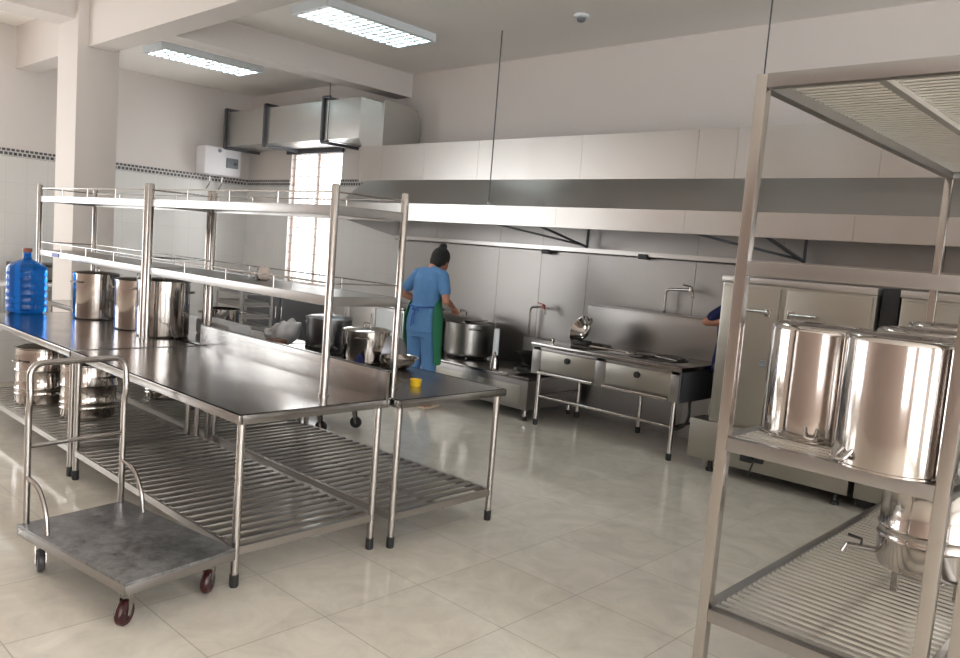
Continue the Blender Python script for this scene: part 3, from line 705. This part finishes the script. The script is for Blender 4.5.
# steaming cabinets
def steam_cabinet(label, loc, L, D, H, doors):
    t = thing('steam_cabinet', label, 'steam cabinet', loc, 0, 'large stainless steam cabinets at right')
    MB().box((0, .03, .4), (L, D, H), .012).build('body', 'steel_cook', t)
    MB().box((-.005, .01, H-.04), (L+.005, D, H+.012), .008).build('top_cap', 'steel_hood', t)
    MB().box((.0, .2, .1), (L-.02, D-.1, .41)).box((-.13, -.02, .1), (L-.02, .205, .41), .006).build('base_box', 'steel_cook', t)
    for x in (.04, L-.12):
        for y in (.06, D-.2): MB().lathe([(0, 0), (.03, 0), (.03, .02), (.018, .03), (.018, .11), (0, .11)], 14, ox=x, oy=y).build('foot', 'rubber', t)
    for i, (a, bb, hs) in enumerate(doors):
        d = MB().box((a, .0, .44), (bb, .032, H-.06), .006).build('door', 'steel_cook', t)
        hx = bb-.07 if hs > 0 else a+.05
        MB().box((hx-.02, -.03, 1.28), (hx+.02, 0, 1.34), .005).build('latch', 'steel_tube', d)
        b = MB(); b.tube([(hx, -.035, 1.31), (hx-hs*.19, -.045, 1.315)], [.013, .008], 10); b.build('lever', 'steel_dull', d)
        MB().box((hx-.02, -.02, .9), (hx+.02, 0, .95), .005).build('lower_latch', 'grey_plastic', d)
    return t
CX, CY_ = -2.84, 5.76
sc = steam_cabinet('two-door stainless steam cabinet right of the wok range, mostly behind the rack', (CX, CY_, 0), 1.13, .85, 1.55, [(.02, .47, 1), (.52, 1.11, -1)])
b = MB(); b.box((.33, -.06, .17), (.42, -.018, .25), .004); b.box((.43, -.05, .18), (.5, -.018, .26), .004); b.build('control_box', 'black', sc)
MB().tube([(.44, -.06, .19), (.43, -.12, .08)], .007, 8).build('drain_lever', 'rubber', sc)
steam_cabinet('second stainless steam cabinet farther right beyond the dark gap', (-1.56, CY_, 0), 1.15, .85, 1.55, [(.02, .4, 1), (.45, 1.13, -1)])
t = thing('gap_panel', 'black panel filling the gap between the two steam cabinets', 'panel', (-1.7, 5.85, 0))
MB().box((0, 0, .02), (.115, .7, 1.56), .003).build('sheet', 'black', t)  # black sheet put in as the shade between the cabinets

# ------------------------------------------------------------------ far left background
t = thing('side_counter', 'long steel counter with light front doors under the air duct', 'counter', (-8.3, 6.02, 0))
MB().box((0, 0, .08), (1.48, .62, .84), .005).build('body', 'steel_hood', t)
MB().box((-.01, -.02, .84), (1.49, .64, .87), .006).build('counter_top', 'steel_top', t)
for x0, x1 in ((.02, .48), (.5, .98), (1.0, 1.46)):
    d = MB().box((x0, -.014, .12), (x1, .002, .82), .004).build('door', 'white_paint' if x0 >= 1 else 'steel_hood', t)
    MB().tube([(x1-.05, -.03, .6), (x1-.05, -.03, .75)], .006, 8).build('handle', 'steel_tube', d)
for x in (.05, 1.43):
    for y in (.05, .57): MB().lathe([(0, 0), (.02, 0), (.02, .08), (0, .08)], 12, ox=x, oy=y).build('foot', 'rubber', t)
t = thing('dark_cabinet', 'dark grey two-door low cabinet below the barred window', 'cabinet', (-10.45, 6.05, 0))
MB().box((0, 0, .06), (2.08, .6, .84), .006).build('body', 'panel_dark', t)
for x0, x1 in ((.01, 1.03), (1.05, 2.07)):
    d = MB().box((x0, -.02, .1), (x1, 0, .8), .004).build('door', 'panel_dark', t)
    MB().tube([((x1-.06) if x0 < 1 else (x0+.06), -.035, .45), ((x1-.06) if x0 < 1 else (x0+.06), -.035, .62)], .007, 8).build('handle', 'steel_tube', d)
MB().box((-.01, -.02, .84), (2.09, .61, .865), .004).build('cabinet_top', 'steel_top', t)
MB().box((.02, .03, 0), (2.06, .58, .06)).build('plinth', 'black', t)
t = thing('tray_rack', 'small tube rack of steel trays beyond the far table, left of the dark cabinet', 'rack', (-9.35, 5.05, 0))
for x in (0, .62):
    for y in (0, .42): MB().box((x-.016, y-.016, 0), (x+.016, y+.016, 1.02), .003).build('post', 'steel_hood', t)
b = MB()
for z in (.25, .4, .55, .7, .85):
    for y in (0, .42): b.bar((0, y, z-.012), (.62, y, z-.012), .018)
    for x in (0, .62): b.bar((x, 0, z-.012), (x, .42, z-.012), .018)
b.build('rails', 'steel_hood', t)
for k, z in enumerate((.25, .4, .55, .7, .85)):
    tr = thing('steel_tray', ['lowest steel tray in the small tube rack', 'second lowest steel tray in the small tube rack', 'middle steel tray in the small tube rack', 'second highest steel tray in the small tube rack', 'topmost steel tray in the small tube rack'][k], 'tray', (-9.04, 5.26, z-.003), 0, 'trays in the tube rack')
    b = MB(); b.box((-.29, -.19, 0), (.29, .19, .004))
    for (a, bb) in (((-.29, -.19), (.29, -.185)), ((-.29, .185), (.29, .19)), ((-.29, -.19), (-.285, .19)), ((.285, -.19), (.29, .19))): b.box((a[0], a[1], 0), (bb[0], bb[1], .035))
    b.build('tray_shell', 'steel_dull', tr)
t = thing('wall_counter', 'grey ribbed-front counter against the left wall behind the blue bottle', 'counter', (XL+.03, 2.9, 0))
b = MB(); b.box((0, 0, .05), (.6, 1.75, .7), .004)
for i in range(34): b.box((.6, .02+i*.05, .08), (.607, .045+i*.05, .68), .001)
b.build('ribbed_front', 'steel_dull', t)
MB().box((-.0, -.02, .7), (.64, 1.77, .74), .005).build('counter_top', 'white_enamel', t)
MB().box((.04, .02, 0), (.55, 1.73, .05)).build('plinth', 'black', t)
t = thing('microwave', 'dark steel box appliance standing on the counter against the left wall', 'appliance', (XL+.1, 3.25, .74))
MB().box((0, 0, .01), (.42, .7, .24), .01).build('body', 'steel_dark', t)
MB().box((.42, .03, .04), (.43, .5, .2), .004).build('door', 'steel', t)

# utility cart behind the far table with blue crate
t = thing('utility_cart', 'low steel utility cart on casters beyond the far right table', 'cart', (-6.3, 3.75, 0))
MB().box((0, 0, .2), (1.1, .5, .23), .005).build('deck', 'steel', t)
for x in (.02, 1.08):
    for y in (.02, .48): MB().box((x-.012, y-.012, .23), (x+.012, y+.012, .62), .002).build('post', 'steel_tube', t)
b = MB(); b.bar((0.02, .02, .62), (1.08, .02, .62), .022); b.bar((.02, .48, .62), (1.08, .48, .62), .022); b.bar((.02, .02, .62), (.02, .48, .62), .022); b.bar((1.08, .02, .62), (1.08, .48, .62), .022); b.build('top_rail', 'steel_tube', t)
for x in (.1, 1.0):
    for y in (.07, .43): caster(x, y, .6, 'rubber', t, .2, .05)
t = thing('blue_crate', 'blue plastic crate sitting on the low utility cart', 'crate', (-6.12, 3.8, .23))
b = MB(); b.box((0, 0, 0), (.56, .4, .01)); b.box((0, 0, 0), (.56, .012, .26), .003); b.box((0, .388, 0), (.56, .4, .26), .003); b.box((0, 0, 0), (.012, .4, .26), .003); b.box((.548, 0, 0), (.56, .4, .26), .003)
b.build('shell', 'blue_crate', t)
b = MB(); b.box((-.01, -.01, .24), (.57, .0, .262), .002); b.box((-.01, .4, .24), (.57, .41, .262), .002); b.build('rim', 'blue_crate', t)
stock_pot('little bright steel pot next to the blue crate on the utility cart', (-5.36, 3.98, .232), .11, .13, True, 'steel_pot')

# ------------------------------------------------------------------ people
def remeshed(name, m, parent, prims, voxel, smooth=4):
    b = bmesh.new()
    def add(vs, fs):
        V = [b.verts.new(v) for v in vs]
        for f in fs: b.faces.new([V[i] for i in f])
    for p in prims:
        if p[0] == 'c':     # rounded cone
            _, a, ra, c, rb = p; a = Vector(a); c = Vector(c); d = (c-a); Ld = d.length; z = d.normalized()
            u = z.orthogonal().normalized(); v = z.cross(u); vs = []; seg = 14
            prof = [(ra*math.cos(t_), -ra*math.sin(t_)) for t_ in (PI/2*.75, PI/4, 0)]+[(rb*math.cos(t_), Ld+rb*math.sin(t_)) for t_ in (0, PI/4, PI/2*.75)]
            for (rr, h_) in prof:
                for k_ in range(seg): vs.append(a+z*h_+(u*math.cos(2*PI*k_/seg)+v*math.sin(2*PI*k_/seg))*rr)
            n = len(prof); vs.append(a-z*ra); vs.append(c+z*rb); fs = []
            for i in range(n-1):
                for k_ in range(seg): fs.append((i*seg+k_, i*seg+(k_+1) % seg, (i+1)*seg+(k_+1) % seg, (i+1)*seg+k_))
            for k_ in range(seg): fs.append((n*seg, (k_+1) % seg, k_)); fs.append((n*seg+1, (n-1)*seg+k_, (n-1)*seg+(k_+1) % seg))
            add(vs, fs)
        elif p[0] == 'e':   # ellipsoid centre, radii, optional tilt about x
            _, c, r3, tx = p; vs = []; fs = []; nu, nv = 18, 10
            R = Matrix.Rotation(tx, 3, 'X'); c = Vector(c)
            for j in range(1, nv):
                for i in range(nu):
                    th, ph = PI*j/nv, 2*PI*i/nu
                    vs.append(c+R@Vector((r3[0]*math.sin(th)*math.cos(ph), r3[1]*math.sin(th)*math.sin(ph), r3[2]*math.cos(th))))
            vs.append(c+R@Vector((0, 0, r3[2]))); vs.append(c-R@Vector((0, 0, r3[2])))
            for j in range(nv-2):
                for i in range(nu): fs.append((j*nu+i, (j+1)*nu+i, (j+1)*nu+(i+1) % nu, j*nu+(i+1) % nu))
            for i in range(nu): fs.append((len(vs)-2, i, (i+1) % nu)); fs.append((len(vs)-1, (nv-2)*nu+(i+1) % nu, (nv-2)*nu+i))
            add(vs, fs)
        elif p[0] == 'l':   # loft of ellipse rings (x, y, z, rx, ry)
            vs = []; fs = []; seg = 28; n = len(p[1])
            for (x, y, z, rx, ry) in p[1]:
                for k_ in range(seg): vs.append(Vector((x+rx*math.cos(2*PI*k_/seg), y+ry*math.sin(2*PI*k_/seg), z)))
            for i in range(n-1):
                for k_ in range(seg): fs.append((i*seg+k_, i*seg+(k_+1) % seg, (i+1)*seg+(k_+1) % seg, (i+1)*seg+k_))
            fs.append(tuple(range(seg))[::-1]); fs.append(tuple((n-1)*seg+k_ for k_ in range(seg))); add(vs, fs)
    bmesh.ops.recalc_face_normals(b, faces=b.faces)
    me = bpy.data.meshes.new(name); b.to_mesh(me); b.free()
    o = bpy.data.objects.new(name, me); C.objects.link(o)
    rm = o.modifiers.new('r', 'REMESH'); rm.mode = 'VOXEL'; rm.voxel_size = voxel; rm.use_smooth_shade = True
    sm = o.modifiers.new('s', 'SMOOTH'); sm.factor = .5; sm.iterations = smooth
    dg = bpy.context.evaluated_depsgraph_get(); dg.update()
    me2 = bpy.data.meshes.new_from_object(o.evaluated_get(dg)); o.modifiers.clear(); o.data = me2; bpy.data.meshes.remove(me)
    me2.name = name
    me2.polygons.foreach_set('use_smooth', [True]*len(me2.polygons)); me2.materials.clear(); me2.materials.append(M[m])
    if parent: o.parent = parent
    return o

def hand(wrist, direction, palm_n, side, curl):
    """palm and five bent fingers as rounded cones"""
    d = Vector(direction).normalized(); n = Vector(palm_n); n = (n-d*n.dot(d)).normalized(); s = d.cross(n)*side; w = Vector(wrist)
    out = [('c', w, .023, w+d*.03, .024)]
    for o_ in (-.026, -.009, .009, .026): out.append(('c', w+d*.02+s*o_*.7, .014, w+d*.08+s*o_, .0125))
    for o_, L_ in zip((-.029, -.0105, .0105, .029), (.062, .075, .08, .07)):
        p = w+d*.085+s*o_; dd = d.copy(); r = .0088
        for q, f in enumerate((.45, .3, .25)):
            dd = (dd+n*math.tan(rad(curl))*.8).normalized(); e = p+dd*L_*f; out.append(('c', p, r, e, r*.9)); p = e; r *= .9
    p = w+d*.025+s*.03; e = p+(d*.6+s*.75+n*.25).normalized()*.04; out.append(('c', p, .013, e, .0105)); out.append(('c', e, .0105, e+(d*.85+s*.2+n*.35).normalized()*.035, .009))
    return out

def person(label, loc, rz, lean, elbowR, handR, elbowL, handL, shirt, trousers, headoff, bun, apron, shoem, legs=None, scale=1.):
    t = thing('person', label, 'person', loc, rz); t.scale = (scale,)*3
    def ly(z): return lean*max(0, z-.9)      # forward lean grows with height
    hp = Vector((headoff[0], ly(1.45)+headoff[1], 1.475+headoff[2]))
    nk = Vector((headoff[0]*.3, ly(1.36)+.0, 1.36))
    SR, SL = Vector((.155, ly(1.3), 1.30)), Vector((-.155, ly(1.3), 1.30))
    torso = [(0, 0, .78, .14, .11), (0, 0, .86, .16, .118), (0, ly(.95), .95, .145, .105), (0, ly(1.03), 1.03, .13, .095), (0, ly(1.15), 1.15, .145, .105), (0, ly(1.25), 1.25, .155, .10), (0, ly(1.32), 1.32, .13, .08), (0, ly(1.36), 1.37, .06, .055)]
    P = [('l', torso), ('c', nk, .052, hp-Vector((0, .01, .06)), .048),
         ('e', hp, (.073, .088, .105), rad(-22)), ('e', hp+Vector((0, .03, -.055)), (.05, .055, .055), rad(-22)),
         ('c', hp+Vector((0, .088, .0)), .008, hp+Vector((0, .098, -.028)), .013),
         ('c', hp+Vector((-.018, .082, -.058)), .007, hp+Vector((.018, .082, -.058)), .007),
         ('e', hp+Vector((.074, -.005, -.01)), (.01, .018, .028), 0), ('e', hp+Vector((-.074, -.005, -.01)), (.01, .018, .028), 0),
         ('c', SR, .055, SL, .055)]
    for S, E, Hn, sd in ((SR, Vector(elbowR), Vector(handR), 1), (SL, Vector(elbowL), Vector(handL), -1)):
        P += [('c', S, .05, E, .036), ('c', E, .037, E.lerp(Hn, .35), .036), ('c', E.lerp(Hn, .35), .036, Hn, .024)]
        P += hand(Hn, Hn-E+Vector((0, 0, -.02)), (-.4*sd, 0, -1), -sd, 24)
    legs = legs or (((.09, 0, .82), (.1, .03, .45), (.105, .0, .08)), ((-.09, 0, .82), (-.1, .02, .45), (-.11, -.02, .08)))
    for hpj, kn, an in legs:
        hpj, kn, an = Vector(hpj), Vector(kn), Vector(an)
        P += [('c', hpj, .088, kn, .055), ('c', kn, .055, kn.lerp(an, .3)+Vector((0, -.012, 0)), .054), ('c', kn.lerp(an, .3)+Vector((0, -.012, 0)), .054, an, .035),
              ('c', an+Vector((0, -.02, -.045)), .033, an+Vector((0, .11, -.055)), .026), ('c', an+Vector((0, .1, -.055)), .03, an+Vector((.005, .16, -.058)), .02)]
    body = remeshed('body', 'skin', t, P, .0065, 3)
    # hair
    up = Vector((0, math.sin(rad(22)), math.cos(rad(22)))); bk = Vector((0, -math.cos(rad(22)), math.sin(rad(22))))
    HP = [('e', hp+up*.022+bk*.022, (.094, .096, .104), rad(-22)), ('e', hp+bk*.05-up*.02, (.084, .06, .08), rad(-22))]
    if bun: HP += [('e', hp+up*.13+bk*.035, (.04, .04, .034), 0), ('c', hp+up*.09+bk*.03, .03, hp+up*.12+bk*.035, .022)]
    remeshed('hair', 'hair', t, HP, .007, 3)
    for sx in (-1, 1): MB().lathe([(0, -.009), (.009, 0), (0, .009)], 10, Matrix.Translation(hp+Vector((sx*.028, .079, .004)))).build('eye', 'black', t)
    # shirt
    tw = [(x, y, z, rx+.017, ry+.017) for (x, y, z, rx, ry) in torso]
    tw = [(0, 0, .74, .178, .14)]+[(0, 0, .8, .176, .138)]+tw[1:-1]+[(0, ly(1.355), 1.36, .082, .072)]
    SP = [('l', tw), ('c', SR+Vector((-.02, 0, .0)), .06, SL+Vector((.02, 0, .0)), .06), ('c', nk+Vector((0, 0, -.035)), .072, SR+Vector((-.02, 0, .0)), .056), ('c', nk+Vector((0, 0, -.035)), .072, SL+Vector((.02, 0, .0)), .056)]
    for S, E in ((SR, Vector(elbowR)), (SL, Vector(elbowL))):
        SP.append(('c', S, .06, S.lerp(E, .66), .057))
    remeshed('shirt', shirt, t, SP, .011, 3)
    TP = [('l', [(0, 0, .70, .158, .122), (0, 0, .84, .17, .13), (0, 0, .93, .155, .115)])]
    for hpj, kn, an in legs:
        hpj, kn, an = Vector(hpj), Vector(kn), Vector(an)
        TP += [('c', hpj, .1, kn, .075), ('c', kn, .075, an+Vector((0, 0, .06)), .064)]
    remeshed('trousers', trousers, t, TP, .012, 3)
    for hpj, kn, an in legs:
        an = Vector(an); s = MB()
        s.box((-.045, -.06, 0), (.045, .185, .022), .01, Matrix.Translation((an.x, an.y, .0)))
        s.tube(fillet([(an.x-.045, an.y+.07, .015), (an.x-.035, an.y+.09, .062), (an.x+.035, an.y+.09, .062), (an.x+.045, an.y+.07, .015)], .02, 4), .011, 8)
        s.build('sandal', shoem, t)
    if apron:
        b = MB(); n = 22; rows = [(1.26, .55), (1.12, .9), (1.02, 1.95), (.9, 2.05), (.75, 2.0), (.6, 1.9), (.44, 1.8)]
        outer, inner = [], []
        def shell(z, off):
            if z > .95: rx = .165; ry = .125; y = ly(z)
            else: rx = .195; ry = .155; y = .0+(.9-z)*.03
            return rx+off, ry+off, y
        for z, sp in rows:
            for lst, off in ((outer, .012), (inner, .006)):
                rx, ry, y = shell(z, off)
                lst.append([b.bm.verts.new((rx*math.sin(-sp+2*sp*i/n), y+ry*math.cos(-sp+2*sp*i/n), z)) for i in range(n+1)])
        for G_ in (outer, inner):
            for r0, r1 in zip(G_, G_[1:]):
                for i in range(n): b.bm.faces.new((r0[i], r0[i+1], r1[i+1], r1[i]))
        for r0, r1, q0, q1 in zip(outer, outer[1:], inner, inner[1:]):
            b.bm.faces.new((r0[0], r1[0], q1[0], q0[0])); b.bm.faces.new((r0[n], r1[n], q1[n], q0[n]))
        for i in range(n): b.bm.faces.new((outer[0][i], outer[0][i+1], inner[0][i+1], inner[0][i])); b.bm.faces.new((outer[-1][i], outer[-1][i+1], inner[-1][i+1], inner[-1][i]))
        ap = b.build('apron', 'green_cloth', t, 60)
        s = MB(); z = .985
        s.tube([(.162*math.sin(a), ly(z)+.126*math.cos(a), z+.012*abs(math.sin(a))) for a in [1.7+(2*PI-3.4)*k/20 for k in range(21)]], .0075, 8)
        s.tube(fillet([(0, ly(z)-.128, z), (.05, ly(z)-.135, z-.035), (.015, ly(z)-.138, z-.005)], .02, 4), .007, 6); s.tube(fillet([(0, ly(z)-.128, z), (-.05, ly(z)-.135, z-.035), (-.015, ly(z)-.138, z-.005)], .02, 4), .007, 6)
        s.tube([(0, ly(z)-.13, z), (.012, -.148, .9), (.01, -.152, .82)], .006, 6); s.tube([(0, ly(z)-.13, z), (-.014, -.148, .9), (-.02, -.152, .8)], .006, 6)
        s.build('apron_tie', 'strap_blue', ap)
    return t
person('person in light blue uniform and green apron with a hair bun at the stove', (-5.71, 5.3, 0), rad(6), .16,
       (.27, .0, 1.07), (.16, .24, 1.0), (-.30, -.0, 1.09), (-.15, .2, 1.0), 'blue_cloth', 'blue_cloth', (.03, .08, -.03), True, True, 'shoe',
       legs=(((.085, 0, .82), (.09, .03, .45), (.095, .0, .08)), ((-.085, 0, .82), (-.09, .02, .45), (-.1, -.06, .08))), scale=1.02)
person('person in navy short sleeves with a bent elbow, mostly hidden behind the steam cabinet', (-2.99, 6.36, 0), rad(-90), .0,
       (.2, -.15, 1.18), (.17, .12, 1.2), (-.2, -.12, 1.08), (-.17, .06, 1.15), 'navy_cloth', 'panel_dark', (.0, .0, -.05), False, False, 'darkshoe',
       legs=(((.085, 0, .82), (.085, .02, .45), (.085, -.03, .08)), ((-.085, 0, .82), (-.085, .02, .45), (-.085, -.04, .08))), scale=.98)

# ------------------------------------------------------------------ world and camera
w = bpy.data.worlds.new('overcast_sky'); bpy.context.scene.world = w; w.use_nodes = True
bg = w.node_tree.nodes['Background']; bg.inputs[0].default_value = (1.0, .985, .985, 1); bg.inputs[1].default_value = SKY

yaw, pitch, roll, f = 0.7496395166904648, 0.09887434141559441, 0.0794679291084269, 787.6426455986237
F = Vector((-math.sin(yaw)*math.cos(pitch), math.cos(yaw)*math.cos(pitch), -math.sin(pitch)))
r = F.cross(Vector((0, 0, 1))).normalized(); u = r.cross(F)
r2 = r*math.cos(roll)+u*math.sin(roll); u2 = u*math.cos(roll)-r*math.sin(roll)
cd = bpy.data.cameras.new('camera'); cam = bpy.data.objects.new('camera', cd); C.objects.link(cam)
Mx = Matrix((r2, u2, -F)).transposed().to_4x4(); Mx.translation = (0, 0, 1.6); cam.matrix_world = Mx
cd.sensor_width = 36; cd.lens = f/960*36; cd.clip_start = .05; cd.clip_end = 200
S = bpy.context.scene; S.camera = cam
S.view_settings.view_transform = 'Standard'; S.view_settings.look = 'None'; S.view_settings.gamma = 1; S.view_settings.use_curve_mapping = False
S.view_settings.exposure = 0.4
S.cycles.max_bounces = 8; S.cycles.diffuse_bounces = 5; S.cycles.glossy_bounces = 5; S.cycles.transparent_max_bounces = 12
S.cycles.caustics_reflective = False; S.cycles.caustics_refractive = False; S.cycles.sample_clamp_indirect = 6
